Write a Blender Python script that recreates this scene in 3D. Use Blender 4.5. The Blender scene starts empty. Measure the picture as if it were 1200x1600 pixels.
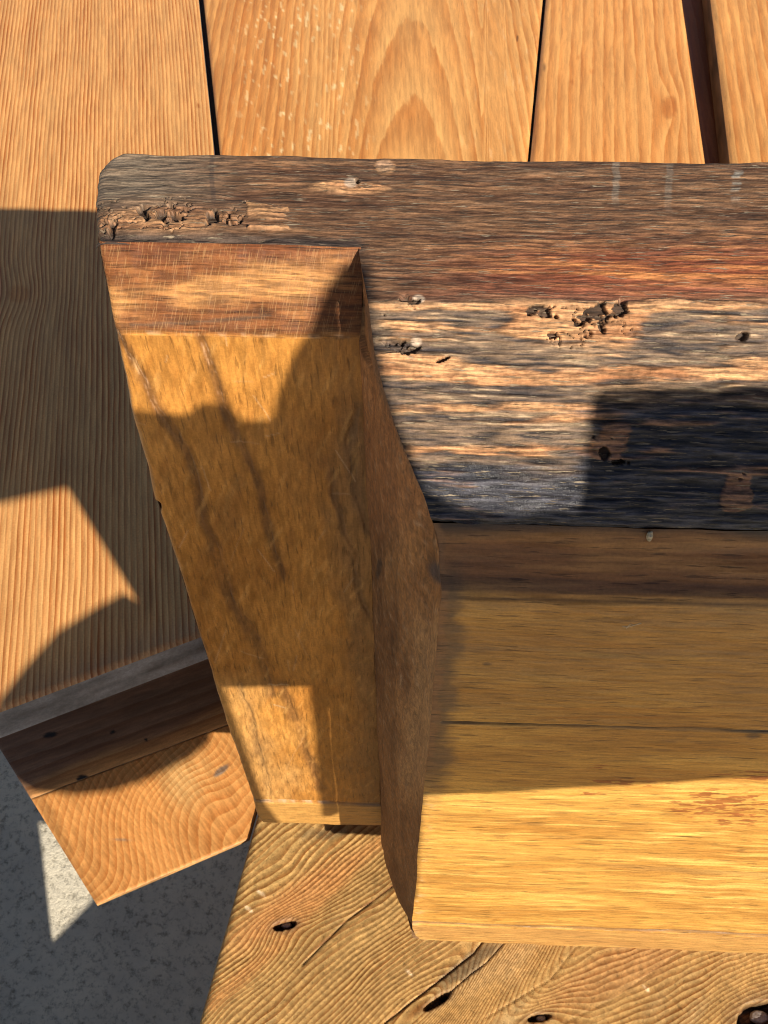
import bpy, math
import numpy as np
C = bpy.context.scene
COL = C.collection
rng = np.random.default_rng(7)

# ------------------------------------------------------------------ camera
H = 0.2                      # modelling unit in metres
GZ = 5.2                     # paving lies this many units under the lens
cam_d = bpy.data.cameras.new('camera')
cam = bpy.data.objects.new('camera', cam_d); COL.objects.link(cam)
cam.location = (0, 0, GZ*H)
TH, RL = math.radians(38.0), math.radians(-0.92)
def mat3(ax, a):
    c, s = math.cos(a), math.sin(a)
    return np.array([[1,0,0],[0,c,-s],[0,s,c]]) if ax == 'x' else np.array([[c,-s,0],[s,c,0],[0,0,1]])
MC = mat3('x', TH) @ mat3('z', RL)
from mathutils import Matrix
cam.rotation_euler = Matrix(MC.tolist()).to_euler()
cam_d.sensor_fit = 'VERTICAL'; cam_d.sensor_height = 36; cam_d.lens = 36
cam_d.clip_start = 0.01; cam_d.clip_end = 200
cam_d.dof.use_dof = True; cam_d.dof.focus_distance = 0.36; cam_d.dof.aperture_fstop = 64
C.camera = cam

# ------------------------------------------------------------------ sky, sun, exposure
LT = np.array([-0.63, 1.0, -0.75])           # the way sunlight travels
W = bpy.data.worlds.new('World'); C.world = W; W.use_nodes = True
wn = W.node_tree.nodes; sky = wn.new('ShaderNodeTexSky'); sky.sky_type = 'NISHITA'; sky.sun_disc = False
el = math.atan2(0.75, math.hypot(0.63, 1)); sky.sun_elevation = el
sky.sun_rotation = math.atan2(0.63, -1.0)
bg = wn['Background']; bg.inputs[1].default_value = 0.05
W.node_tree.links.new(sky.outputs[0], bg.inputs[0])
sd = bpy.data.lights.new('sun', 'SUN'); sd.energy = 5.0; sd.angle = math.radians(0.5); sd.color = (1, 0.91, 0.76)
so = bpy.data.objects.new('sun', sd); COL.objects.link(so); so.location = (1, -1, 3)
from mathutils import Vector
so.rotation_euler = Vector(LT.tolist()).to_track_quat('-Z', 'Y').to_euler()
C.view_settings.view_transform = 'Standard'; C.view_settings.look = 'None'
C.view_settings.exposure = 0.62; C.view_settings.gamma = 1.0; C.view_settings.use_curve_mapping = False

# ------------------------------------------------------------------ geometry of the view
YAW = math.radians(3.0)
E1 = np.array([math.cos(YAW), -math.sin(YAW)]); E2 = np.array([math.sin(YAW), math.cos(YAW)])
def ray(px, py): return MC @ np.array([px-600.0, -(py-800.0), -1600.0])
def hitZ(px, py, Z, obj=False):              # point on the level plane Z units under the lens
    v = ray(px, py); t = -Z/v[2]; p = v[:2]*t
    return np.array([p@E1, p@E2]) if obj else p
def hitD(px, py, D):                         # point on an upright plane of the hardwood block
    v = ray(px, py); t = D/(v[:2]@E2); p = v*t
    return p[:2]@E1, -p[2]
def pix(X, Y, Z):                            # unit coordinates (x, y, depth under lens) -> photo pixels
    P = np.stack([X, Y, -Z], -1) @ MC
    return 600+1600*P[..., 0]/-P[..., 2], 800-1600*P[..., 1]/-P[..., 2]
def o2w(x, d): return x*E1[0]+d*E2[0], x*E1[1]+d*E2[1]

# ------------------------------------------------------------------ noise
PERM = rng.permutation(512); PERM = np.concatenate([PERM, PERM])
GR = rng.normal(size=(512, 3)); GR /= np.linalg.norm(GR, axis=1)[:, None]
def perlin(x, y, z=0.0, seed=0):
    x, y, z = np.broadcast_arrays(np.asarray(x, float), np.asarray(y, float), np.asarray(z, float)+seed*17.31)
    xi, yi, zi = np.floor(x).astype(int), np.floor(y).astype(int), np.floor(z).astype(int)
    xf, yf, zf = x-xi, y-yi, z-zi
    f = lambda t: t*t*t*(t*(t*6-15)+10)
    u, v, w = f(xf), f(yf), f(zf); out = 0
    for i in (0, 1):
        for j in (0, 1):
            for k in (0, 1):
                h = PERM[(PERM[(PERM[(xi+i) & 511]+yi+j) & 511]+zi+k) & 511]
                g = GR[h]
                out = out + (u if i else 1-u)*(v if j else 1-v)*(w if k else 1-w)*(g[..., 0]*(xf-i)+g[..., 1]*(yf-j)+g[..., 2]*(zf-k))
    return out*1.6
def fbm(x, y, z=0.0, o=4, seed=0):
    a, s = 1.0, 0
    for i in range(o):
        s = s + a*perlin(x*2**i, y*2**i, np.asarray(z)*2**i, seed+i*3); a *= .5
    return s/1.6
def ss(a, b, x): t = np.clip((x-a)/(b-a), 0, 1); return t*t*(3-2*t)
def mix(a, b, t): t = np.asarray(t)[..., None]; return np.asarray(a)*(1-t)+np.asarray(b)*t
def ell(px, py, cx, cy, rx, ry, rot=0):
    c, s = math.cos(math.radians(rot)), math.sin(math.radians(rot))
    dx, dy = px-cx, py-cy
    return np.sqrt(((dx*c+dy*s)/rx)**2+((-dx*s+dy*c)/ry)**2)
def pline(px, py, pts):
    best = np.full(px.shape, 1e9)
    for (x0, y0), (x1, y1) in zip(pts[:-1], pts[1:]):
        L = (x1-x0)**2+(y1-y0)**2
        t = np.clip(((px-x0)*(x1-x0)+(py-y0)*(y1-y0))/L, 0, 1)
        best = np.minimum(best, np.hypot(px-x0-t*(x1-x0), py-y0-t*(y1-y0)))
    return best

# ------------------------------------------------------------------ materials
def wood_mat(name, sa=60, sb=1400, streak=.25, pore=.3, pore_a=90, pore_b=2200, ring=0.0, ring_tint=(.55, .38, .25),
             late=.35, rough=.5, bump=.25, ringbump=0.0, hatch=0.0, spec=.4, grit=0.0, coat=0.0, dash=0.0, dash_c=(.60,.47,.32)):
    m = bpy.data.materials.new(name); m.use_nodes = True
    N, L = m.node_tree.nodes, m.node_tree.links
    b = N['Principled BSDF']
    def nd(t, **k):
        n = N.new(t)
        for a, v in k.items(): setattr(n, a, v)
        return n
    def math_(op, a, b_=None, c=None, clamp=False):
        n = nd('ShaderNodeMath', operation=op); n.use_clamp = clamp
        for i, v in enumerate((a, b_, c)):
            if v is None: continue
            if isinstance(v, (int, float)): n.inputs[i].default_value = v
            else: L.new(v, n.inputs[i])
        return n.outputs[0]
    def attr(nm): n = nd('ShaderNodeAttribute', attribute_name=nm); return n
    gc = attr('grain').outputs['Vector']
    col = attr('tone').outputs['Color']; rg = attr('dull').outputs['Fac']
    def noise(sx, sy, sz, detail=4, rough_=.6, dist=0.0):
        mp = nd('ShaderNodeVectorMath', operation='MULTIPLY'); L.new(gc, mp.inputs[0]); mp.inputs[1].default_value = (sx, sy, sz)
        n = nd('ShaderNodeTexNoise'); n.inputs['Scale'].default_value = 1; n.inputs['Detail'].default_value = detail
        n.inputs['Roughness'].default_value = rough_; n.inputs['Distortion'].default_value = dist
        L.new(mp.outputs[0], n.inputs['Vector']); return n.outputs['Fac']
    def mrange(v, a, b_, c, d):
        n = nd('ShaderNodeMapRange'); L.new(v, n.inputs[0])
        for i, q in enumerate((a, b_, c, d)): n.inputs[i+1].default_value = q
        return n.outputs[0]
    s1 = noise(sa, sb, sb, 3, .6, .15)
    s2 = noise(pore_a, pore_b, pore_b, 2, .5)
    s3 = noise(sa*.45, sb*.32, sb*.32, 4, .7, .4)
    mt = noise(750, 750, 750, 3, .7)
    f1 = mrange(s1, .40, .60, 1-streak, 1+streak)
    f3 = mrange(s3, .36, .64, 1-streak*.55, 1+streak*.55)
    pr = mrange(s2, .60, .68, 0, 1)
    fp = math_('SUBTRACT', 1, math_('MULTIPLY', pr, pore))
    f = math_('MULTIPLY', math_('MULTIPLY', f1, f3), math_('MULTIPLY', fp, mrange(mt, .35, .65, .90, 1.10)))
    hgt = math_('SUBTRACT', math_('MULTIPLY', s1, .7), math_('MULTIPLY', pr, .5))
    if grit:
        gn = noise(1000, 1000, 1000, 3, .7)
        hgt = math_('ADD', hgt, math_('MULTIPLY', gn, grit))
        f = math_('MULTIPLY', f, mrange(gn, .3, .7, 1-.22*grit, 1+.22*grit))
    cur = nd('ShaderNodeVectorMath', operation='SCALE'); L.new(col, cur.inputs[0]); L.new(f, cur.inputs['Scale'])
    out = cur.outputs[0]
    if ring:
        rf = attr('ring').outputs['Fac']
        wob = noise(25, 160, 160, 3, .6)
        rr = math_('FRACT', math_('ADD', rf, math_('MULTIPLY', wob, .4)))
        # slow darkening through the season and a quick return to pale wood
        up = mrange(rr, 1-late*1.9, 1-late*.35, 0, 1); dn = mrange(rr, .93, 1.0, 1, 0)
        rp = math_('MULTIPLY', up, dn)
        amp = mrange(noise(8, 60, 60, 3, .6), .25, .7, .35, 1.15)
        ra = math_('MULTIPLY', math_('MULTIPLY', rp, amp), ring, clamp=True)
        mx = nd('ShaderNodeMix', data_type='RGBA', blend_type='MULTIPLY'); L.new(ra, mx.inputs[0]); L.new(out, mx.inputs[6])
        mx.inputs[7].default_value = (*ring_tint, 1); out = mx.outputs[2]
        hgt = math_('ADD', hgt, math_('MULTIPLY', rp, ringbump))
    if hatch:
        m0 = nd('ShaderNodeMapping'); L.new(gc, m0.inputs[0]); m0.inputs['Rotation'].default_value = (0, 0, math.radians(78))
        mp = nd('ShaderNodeMapping'); L.new(m0.outputs[0], mp.inputs[0]); mp.inputs['Scale'].default_value = (150, 2200, 2200)
        n = nd('ShaderNodeTexNoise'); n.inputs['Scale'].default_value = 1; n.inputs['Detail'].default_value = 2; L.new(mp.outputs[0], n.inputs['Vector'])
        hs = mrange(n.outputs['Fac'], .56, .64, 0, hatch)
        mx = nd('ShaderNodeMix', data_type='RGBA'); L.new(hs, mx.inputs[0]); L.new(out, mx.inputs[6])
        mx.inputs[7].default_value = (.50, .29, .12, 1); out = mx.outputs[2]
    if dash:
        dn_ = noise(130, 1300, 1300, 3, .6); dm = mrange(noise(60, 260, 260, 3, .6), .4, .62, .15, 1)
        ds = math_('MULTIPLY', math_('MULTIPLY', mrange(dn_, .585, .64, 0, 1), dm), dash, clamp=True)
        mx = nd('ShaderNodeMix', data_type='RGBA'); L.new(ds, mx.inputs[0]); L.new(out, mx.inputs[6]); mx.inputs[7].default_value = (*dash_c, 1); out = mx.outputs[2]
        hgt = math_('ADD', hgt, math_('MULTIPLY', ds, .5))
    L.new(out, b.inputs['Base Color'])
    ro = math_('ADD', math_('MULTIPLY', rg, .45), rough, clamp=True)
    ro = math_('ADD', ro, mrange(s1, .3, .7, -.08, .08), clamp=True)
    L.new(ro, b.inputs['Roughness']); b.inputs['Specular IOR Level'].default_value = spec
    b.inputs['Coat Weight'].default_value = coat; b.inputs['Coat Roughness'].default_value = .35
    bp = nd('ShaderNodeBump'); bp.inputs['Strength'].default_value = bump; bp.inputs['Distance'].default_value = .0008
    L.new(hgt, bp.inputs['Height']); L.new(bp.outputs[0], b.inputs['Normal'])
    return m

def link_mesh(name, me, parent=None):
    o = bpy.data.objects.new(name, me); COL.objects.link(o)
    if parent: o.parent = parent
    return o
def build(name, patches, mat, parent=None, origin=(0, 0, 0)):
    """patches: list of dict(P=(r,c,3) metres, grain, ring, tone, dull, flip)."""
    V, Fc, G, R, T, Dl = [], [], [], [], [], []; base = 0
    for p in patches:
        P = p['P']; r, c = P.shape[:2]
        idx = np.arange(r*c).reshape(r, c)+base
        q = np.stack([idx[:-1, :-1], idx[1:, :-1], idx[1:, 1:], idx[:-1, 1:]], -1).reshape(-1, 4)
        if p.get('flip'): q = q[:, ::-1]
        V.append((P-np.array(origin)).reshape(-1, 3)); Fc.append(q); G.append(p['grain'].reshape(-1, 3))
        R.append(np.broadcast_to(p.get('ring', 0.0), (r, c)).reshape(-1)); T.append(np.broadcast_to(p['tone'], (r, c, 3)).reshape(-1, 3))
        Dl.append(np.broadcast_to(p.get('dull', 0.0), (r, c)).reshape(-1)); base += r*c
    V, Fc, G, R, T, Dl = map(np.concatenate, (V, Fc, G, R, T, Dl))
    me = bpy.data.meshes.new(name)
    me.vertices.add(len(V)); me.vertices.foreach_set('co', V.astype(np.float32).ravel())
    me.loops.add(len(Fc)*4); me.loops.foreach_set('vertex_index', Fc.astype(np.int32).ravel())
    me.polygons.add(len(Fc)); me.polygons.foreach_set('loop_start', (np.arange(len(Fc))*4).astype(np.int32))
    me.polygons.foreach_set('loop_total', np.full(len(Fc), 4, np.int32))
    me.polygons.foreach_set('use_smooth', np.ones(len(Fc), bool))
    me.update(calc_edges=True)
    a = me.attributes.new('grain', 'FLOAT_VECTOR', 'POINT'); a.data.foreach_set('vector', G.astype(np.float32).ravel())
    a = me.attributes.new('ring', 'FLOAT', 'POINT'); a.data.foreach_set('value', R.astype(np.float32))
    a = me.attributes.new('dull', 'FLOAT', 'POINT'); a.data.foreach_set('value', Dl.astype(np.float32))
    a = me.attributes.new('tone', 'FLOAT_COLOR', 'POINT')
    a.data.foreach_set('color', np.concatenate([np.clip(T, .004, .9), np.ones((len(T), 1))], 1).astype(np.float32).ravel())
    me.materials.append(mat)
    o = link_mesh(name, me, parent)
    if not parent: o.location = origin
    return o
def normals(P):
    du = np.gradient(P, axis=1); dv = np.gradient(P, axis=0)
    n = np.cross(dv, du); return n/(np.linalg.norm(n, axis=-1, keepdims=True)+1e-12)
def W3(X, Y, Z): return np.stack([X*H, Y*H, (GZ-Z)*H], -1)
def resample(pts, step):
    pts = np.array(pts, float); d = np.r_[0, np.cumsum(np.linalg.norm(np.diff(pts, axis=0), axis=1))]
    n = max(2, int(d[-1]/step)+1); s = np.linspace(0, d[-1], n)
    return np.stack([np.interp(s, d, pts[:, i]) for i in range(pts.shape[1])], -1), s

def tag(o, label=None, cat=None, group=None, kind=None):
    if label: o['label'] = label
    if cat: o['category'] = cat
    if group: o['group'] = group
    if kind: o['kind'] = kind
    return o

# ------------------------------------------------------------------ the paving
def concrete():
    m = bpy.data.materials.new('concrete'); m.use_nodes = True
    N, L = m.node_tree.nodes, m.node_tree.links; b = N['Principled BSDF']
    tc = N.new('ShaderNodeTexCoord')
    def no(s, d, r=.6):
        n = N.new('ShaderNodeTexNoise'); n.inputs['Scale'].default_value = s; n.inputs['Detail'].default_value = d
        n.inputs['Roughness'].default_value = r; L.new(tc.outputs['Object'], n.inputs['Vector']); return n
    n1, n2 = no(14, 6, .7), no(110, 6, .8)
    r1 = N.new('ShaderNodeValToRGB'); r1.color_ramp.elements[0].position = .3; r1.color_ramp.elements[1].position = .7
    r1.color_ramp.elements[0].color = (.55, .50, .41, 1); r1.color_ramp.elements[1].color = (.80, .72, .56, 1)
    r2 = N.new('ShaderNodeValToRGB'); r2.color_ramp.elements[0].position = .36; r2.color_ramp.elements[1].position = .50
    r2.color_ramp.elements[0].color = (.26, .25, .23, 1); r2.color_ramp.elements[1].color = (1, 1, 1, 1)
    mx = N.new('ShaderNodeMix'); mx.data_type = 'RGBA'; mx.blend_type = 'MULTIPLY'; mx.inputs[0].default_value = .8
    L.new(n1.outputs[0], r1.inputs[0]); L.new(n2.outputs[0], r2.inputs[0]); L.new(r1.outputs[0], mx.inputs[6]); L.new(r2.outputs[0], mx.inputs[7])
    L.new(mx.outputs[2], b.inputs['Base Color']); b.inputs['Roughness'].default_value = .9
    bp = N.new('ShaderNodeBump'); bp.inputs['Strength'].default_value = .7; bp.inputs['Distance'].default_value = .004
    L.new(n2.outputs[0], bp.inputs['Height']); L.new(bp.outputs[0], b.inputs['Normal'])
    return m
me = bpy.data.meshes.new('ground'); S = 60
me.from_pydata([(-S, -S, 0), (S, -S, 0), (S, S, 0), (-S, S, 0)], [], [(0, 1, 2, 3)])
me.materials.append(concrete()); g = link_mesh('ground', me); tag(g, kind='structure')

# ------------------------------------------------------------------ softwood boards
def board(name, q, Z, thick, mat, toneF, ringF, axis, step=.012, dispF=None, edge_tone=(.25, .15, .08), edge_r=.018, zend=None, parent=None):
    """q: four plan corners (units) going round: back-left, back-right, front-right, front-left."""
    q = [np.array(a, float) for a in q]
    nr = max(4, int(max(np.linalg.norm(q[3]-q[0]), np.linalg.norm(q[2]-q[1]))/step))
    nc = max(4, int(max(np.linalg.norm(q[1]-q[0]), np.linalg.norm(q[2]-q[3]))/step))
    t, s = np.meshgrid(np.linspace(0, 1, nr), np.linspace(0, 1, nc), indexing='ij')
    X = (q[0][0]*(1-s)+q[1][0]*s)*(1-t)+(q[3][0]*(1-s)+q[2][0]*s)*t
    Y = (q[0][1]*(1-s)+q[1][1]*s)*(1-t)+(q[3][1]*(1-s)+q[2][1]*s)*t
    ax = np.array(axis, float); ax /= np.linalg.norm(ax); pr = np.array([-ax[1], ax[0]])
    def fields(X, Y, Zs):
        al, ac = X*ax[0]+Y*ax[1], X*pr[0]+Y*pr[1]
        px, py = pix(X, Y, Zs)
        return al, ac, px, py
    Zs = np.full(X.shape, float(Z)); al, ac, px, py = fields(X, Y, Zs)
    # ragged arris: distance to the nearest edge in units
    L_ = lambda a, b: np.linalg.norm(b-a)
    de = np.minimum(np.minimum(t*L_(q[0], q[3]), (1-t)*L_(q[1], q[2])), np.minimum(s*L_(q[0], q[1]), (1-s)*L_(q[3], q[2])))
    rr = np.clip(1-de/edge_r, 0, 1); Zt = Zs+edge_r*.6*(1-np.sqrt(np.clip(1-rr*rr, 0, 1)))
    if dispF: Zt = Zt-dispF(al, ac, px, py)*np.clip(de/.01, 0, 1)
    ring = ringF(al, ac, px, py) if ringF else 0.0
    patches = [dict(P=W3(X, Y, Zt), grain=np.stack([al*H, ac*H, Zt*H], -1), ring=ring, tone=toneF(al, ac, px, py))]
    # rim: sides all the way round
    rim = [(X[0, :], Y[0, :], Zt[0, :]), (X[:, -1], Y[:, -1], Zt[:, -1]), (X[-1, ::-1], Y[-1, ::-1], Zt[-1, ::-1]), (X[::-1, 0], Y[::-1, 0], Zt[::-1, 0])]
    for k, (a, b, c) in enumerate(rim):
        n = 8; w = np.linspace(0, 1, n)[:, None]
        XX = np.repeat(a[None], n, 0); YY = np.repeat(b[None], n, 0); ZZ = c[None]*(1-w)+(Z+thick)*w
        al, ac = XX*ax[0]+YY*ax[1], XX*pr[0]+YY*pr[1]
        et = np.array(edge_tone)*(1+.9*fbm(al*5, ac*5, ZZ*20, 4))[..., None]
        patches.append(dict(P=W3(XX, YY, ZZ), grain=np.stack([al*H, ZZ*H, ac*H], -1) , ring=0.0, tone=et, dull=.4, flip=False))
    bx = np.array([[q[0], q[1]], [q[3], q[2]]]); Pb = W3(bx[..., 0], bx[..., 1], np.full((2, 2), Z+thick))
    patches.append(dict(P=Pb, grain=Pb.copy(), tone=np.array(edge_tone)*np.ones((2, 2, 3)), flip=True))
    o = np.mean(q, axis=0)
    return build(name, patches, mat, parent, (o[0]*H, o[1]*H, (GZ-Z-thick)*H))

def cross(p1, p2, p3, p4):
    d1, d2 = p2-p1, p4-p3
    t = ((p3[0]-p1[0])*d2[1]-(p3[1]-p1[1])*d2[0])/(d1[0]*d2[1]-d1[1]*d2[0]); return p1+d1*t
ZA = 2.6
pine = wood_mat('pine_board', sa=30, sb=420, streak=.11, pore=.12, ring=1.0, ring_tint=(.52, .27, .13), late=.45, rough=.5, bump=.22, ringbump=.1, spec=.35)
pine_smooth = wood_mat('pine_board_planed', sa=28, sb=380, streak=.11, pore=.15, pore_a=40, pore_b=500, ring=.8, ring_tint=(.66, .45, .28), late=.5, rough=.42, bump=.12, ringbump=.04, spec=.35)
PB = np.array([.70, .365, .128])
eA, eB = hitZ(0, 1110, ZA), hitZ(320, 990, ZA)              # front end of the left board
rA, rB = hitZ(310, 0, ZA), hitZ(335, 245, ZA)               # its right edge
FR = cross(rA, rB, eA, eB); dirA = (rA-rB)/np.linalg.norm(rA-rB)
eD = (eA-eB)/np.linalg.norm(eA-eB)
FL = eA+eD*.42
def tone_left(al, ac, px, py):
    n = fbm(al*1.2, ac*5, 0, 4); f = fbm(al*5, ac*60, 3, 3)
    c = PB*(1+.16*n+.10*f)[..., None]
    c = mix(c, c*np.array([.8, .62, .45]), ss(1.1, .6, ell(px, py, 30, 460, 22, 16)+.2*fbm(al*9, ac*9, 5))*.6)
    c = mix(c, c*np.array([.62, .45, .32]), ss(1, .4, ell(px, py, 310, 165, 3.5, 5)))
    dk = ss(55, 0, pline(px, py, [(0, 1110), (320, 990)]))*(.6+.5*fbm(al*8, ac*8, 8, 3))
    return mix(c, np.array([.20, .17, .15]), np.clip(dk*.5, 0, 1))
def ring_left(al, ac, px, py):
    w = .016*fbm(al*.7, ac*2.2, 2, 3)
    e = ell(px, py, 30, 460, 60, 40)
    return (ac+w+.03*np.exp(-e*e))/.0185
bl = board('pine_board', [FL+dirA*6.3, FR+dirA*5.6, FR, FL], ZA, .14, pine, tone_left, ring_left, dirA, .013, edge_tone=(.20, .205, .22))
# ------ second board
p2a, p2b = hitZ(318, 0, ZA), hitZ(344, 245, ZA); q2a, q2b = hitZ(848, 0, ZA), hitZ(825, 246, ZA)
def along_to(pa, pb, y): return pa+(pb-pa)*(y-pa[1])/(pb[1]-pa[1])
FB, BK = 1.66, 8.0
def flecks(al, ac, px, py, x0, x1):
    f = fbm(al*9, ac*42, 9, 2); return ss(.27, .38, f)*ss(x0-60, x0+20, px)*ss(x1+40, x1-30, px)
def tone_mid(al, ac, px, py):
    n = fbm(al*1.2, ac*4, 11, 4); f = fbm(al*4, ac*50, 13, 3)
    c = PB*np.array([.98, .94, .85])*(1+.20*n+.12*f)[..., None]
    c = mix(c, c*np.array([.80, .60, .40]), ss(110, 10, np.abs(px-395+.12*(py-120))+60*n)*.55)
    c = mix(c, c*np.array([.84, .68, .5]), ss(35, 5, np.abs(px-568)+30*n)*.45)
    c = mix(c, np.array([.86, .66, .34]), np.clip(flecks(al, ac, px, py, 400, 560)*.75, 0, 1))
    c = mix(c, np.array([.78, .58, .32]), ss(.25, .6, f)*ss(690, 760, px)*.4)
    c = mix(c, np.array([.1, .05, .02]), ss(1, .5, ell(px, py, 808, 60, 2.5, 6))*.8)
    return c
def ring_mid(al, ac, px, py):
    u = (px-642)/95.; v = py/85.
    cath = 1.9*u*u-.55*v+.12*fbm(al*2, ac*6, 4, 3)
    cath = np.where(cath > 3.5, 3.5+(cath-3.5)*.6, cath)
    st = ac/.045+.25*fbm(al, ac*3, 6, 3)
    k = ss(110, 150, np.abs(px-642))
    return cath*1.25*(1-k)+(st)*k
board('pine_board', [along_to(p2a, p2b, BK), along_to(q2a, q2b, BK), along_to(q2a, q2b, FB), along_to(p2a, p2b, FB)], ZA, .14, pine_smooth, tone_mid, ring_mid,
      (p2a+q2a-p2b-q2b), .014)
# ------ third board
p3a, p3b = hitZ(853, 0, ZA), hitZ(829, 246, ZA); q3a, q3b = hitZ(1066, 0, ZA), hitZ(1102, 250, ZA)
def tone_3(al, ac, px, py):
    n = fbm(al*1.0, ac*3, 21, 4); f = fbm(al*3, ac*40, 23, 3)
    c = PB*np.array([1.02, .93, .82])*(1+.15*n+.10*f)[..., None]
    k = ell(px, py, 1046, 168, 11, 17, 8)
    c = mix(c, c*np.array([.68, .5, .36]), ss(1.15, .7, k)*.8)
    c = mix(c, c*np.array([.6, .5, .4]), ss(.25, .0, np.abs(k-1.0))*.5)
    c = mix(c, np.array([.08, .05, .03]), ss(1, .4, ell(px, py, 852, 108, 2.5, 12))*.8)
    for (x, y, r) in ((925, 112, 5), (893, 128, 4), (905, 90, 4)): c = mix(c, c*np.array([.7, .5, .35]), ss(1, .3, ell(px, py, x, y, r*.7, r*1.6))*.7)
    return c
def ring_3(al, ac, px, py):
    e = ell(px, py, 1046, 168, 26, 44)
    return ac/.052+.35*fbm(al*.8, ac*3, 26, 3)+1.1*np.exp(-e*e)
board('pine_board', [along_to(p3a, p3b, BK), along_to(q3a, q3b, BK), along_to(q3a, q3b, FB), along_to(p3a, p3b, FB)], ZA, .14, pine_smooth, tone_3, ring_3,
      (p3a+q3a-p3b-q3b), .014)
# ------ fourth board
p4a, p4b = hitZ(1111, 0, ZA), hitZ(1141, 251, ZA)
def tone_4(al, ac, px, py):
    n = fbm(al*1.0, ac*3, 31, 4)
    return PB*np.array([1.0, .92, .8])*(1+.15*n)[..., None]
board('pine_board', [along_to(p4a, p4b, BK), along_to(p4a, p4b, BK)+np.array([1.1, 0]), along_to(p4a, p4b, FB)+np.array([1.1, 0]), along_to(p4a, p4b, FB)], ZA, .14, pine_smooth,
      tone_4, lambda al, ac, px, py: ac/.05+.3*fbm(al*.8, ac*3, 36, 3), (p4a-p4b), .02)
# ------ reddish rail seen in the wide gap, widened to keep the narrow gaps dark
p5a, p5b = hitZ(1060, 0, ZA+.16), hitZ(1100, 250, ZA+.16)
board('support_rail', [along_to(p5a, p5b, BK)+np.array([-4.6, 0]), along_to(p5a, p5b, BK)+np.array([.75, 0]), along_to(p5a, p5b, FB)+np.array([.5, 0]), along_to(p5a, p5b, FB)+np.array([-1.75, 0])],
      ZA+.17, .2, pine_smooth, lambda al, ac, px, py: np.array([.30, .12, .05])*(1+.2*fbm(al*2, ac*9, 41, 3))[..., None], lambda al, ac, px, py: ac/.05, (p5a-p5b), .03)
names = ['ridged pine board at the left whose cut end shows under the block', 'broad pine board with arched grain behind the block, second from left',
         'narrow pine board with one oval knot behind the block', 'pine board at the right corner beyond the wide dark gap']
bi = [o for o in COL.objects if o.name.startswith('pine_board')]
for o, l in zip(bi, names): tag(o, l, 'board', 'pine boards behind the block')
tag(COL.objects['support_rail'], 'shaded reddish rail seen low in the wide gap between two boards', 'rail')

# ------------------------------------------------------------------ dark rail and figured board, lower left
ZC = 3.55
kA, kB = hitZ(405, 1262, 3.52), hitZ(310, 1600, 3.52)       # left edge of the knotty plank under the block
lA, lB = hitZ(0, 1170, ZC), hitZ(150, 1412, ZC)             # left edges of the low boards
mA, mB = hitZ(62, 1243, ZC), hitZ(395, 1118, ZC)            # joint between them
nA, nB = hitZ(152, 1412, ZC), hitZ(387, 1311, ZC)           # front end of the figured board
gap = np.array([-.012, 0])
R_ = lambda a, b: cross(kA+gap, kB+gap, a, b)
L2 = lambda a, b: cross(lA, lB, a, b)
cBL, cBR, cFR, cFL = L2(mA, mB), R_(mA, mB), R_(nA, nB), L2(nA, nB)
def tone_fig(al, ac, px, py):
    n = fbm(al*2, ac*5, 51, 4)
    c = PB*np.array([.92, .82, .70])*(1+.2*n)[..., None]
    c = mix(c, np.array([.66, .42, .17]), ss(70, 10, ell(px, py, 290, 1215, 1, 1)+30*n)*.6)
    k = ell(px, py, 346, 1204, 20, 6, -38)+.35*fbm(al*22, ac*22, 52, 3)
    c = mix(c, np.array([.20, .16, .13]), ss(1.1, .6, k)*.9)
    c = mix(c, np.array([.28, .20, .14]), ss(1, .2, ell(px, py, 188, 1312, 26, 3, 3)+.5*fbm(al*15, ac*30, 53))*.7)
    c = mix(c, c*.55, ss(12, 2, pline(px, py, [(62, 1243), (110, 1340), (152, 1412)])+8*fbm(al*20, ac*20, 5))*.7)
    return c
def ring_fig(al, ac, px, py):
    u = (px-300)*.92+(py-1230)*.40; v = (py-1230)*.92-(px-300)*.40
    w = 26*np.exp(-((u+20)/120)**2)*np.sin(v/38.)+34*np.exp(-((u)**2+(v)**2)/70**2)*np.sign(1)
    return (u+w+9*fbm(al*3, ac*6, 55, 2))/12.5
fig_m = wood_mat('figured_board', sa=60, sb=420, streak=.14, pore=.1, ring=.75, ring_tint=(.66, .45, .28), late=.5, rough=.5, bump=.12, ringbump=.06)
nl = (nA-nB)/np.linalg.norm(nA-nB); axC = (lA-lB)
o = board('figured_board', [cBL, cBR, cFR, cFL], ZC, .02, fig_m, tone_fig, ring_fig, axC, .006, edge_tone=(.5, .27, .1), edge_r=.006)
tag(o, 'low pine board with wavy figured grain between paving and knotty plank', 'board')
tA, tB = mA+(lA-lB)*.72, mB+(lA-lB)*.72
off = (lA-lB)/np.linalg.norm(lA-lB)*.0015
def tone_rail(al, ac, px, py):
    n = fbm(al*2, ac*9, 61, 4); f = fbm(al*4, ac*60, 62, 3)
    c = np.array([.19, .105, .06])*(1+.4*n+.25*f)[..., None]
    lit = ss(40, 0, pline(px, py, [(62, 1243), (395, 1118)])+18*n)  # sunlit strip along the joint, painted as paler wood
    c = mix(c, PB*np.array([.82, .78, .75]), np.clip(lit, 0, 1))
    for x, y, rx, ry, a in ((78, 1148, 13, 4.5, -15), (128, 1216, 11, 5, -15), (176, 1144, 5, 3, -20), (228, 1156, 2.5, 2, 0)):
        c = mix(c, np.array([.015, .012, .01]), ss(1.1, .7, ell(px, py, x, y, rx, ry, a)+.3*fbm(al*30, ac*30, 63)))
    return c
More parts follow.
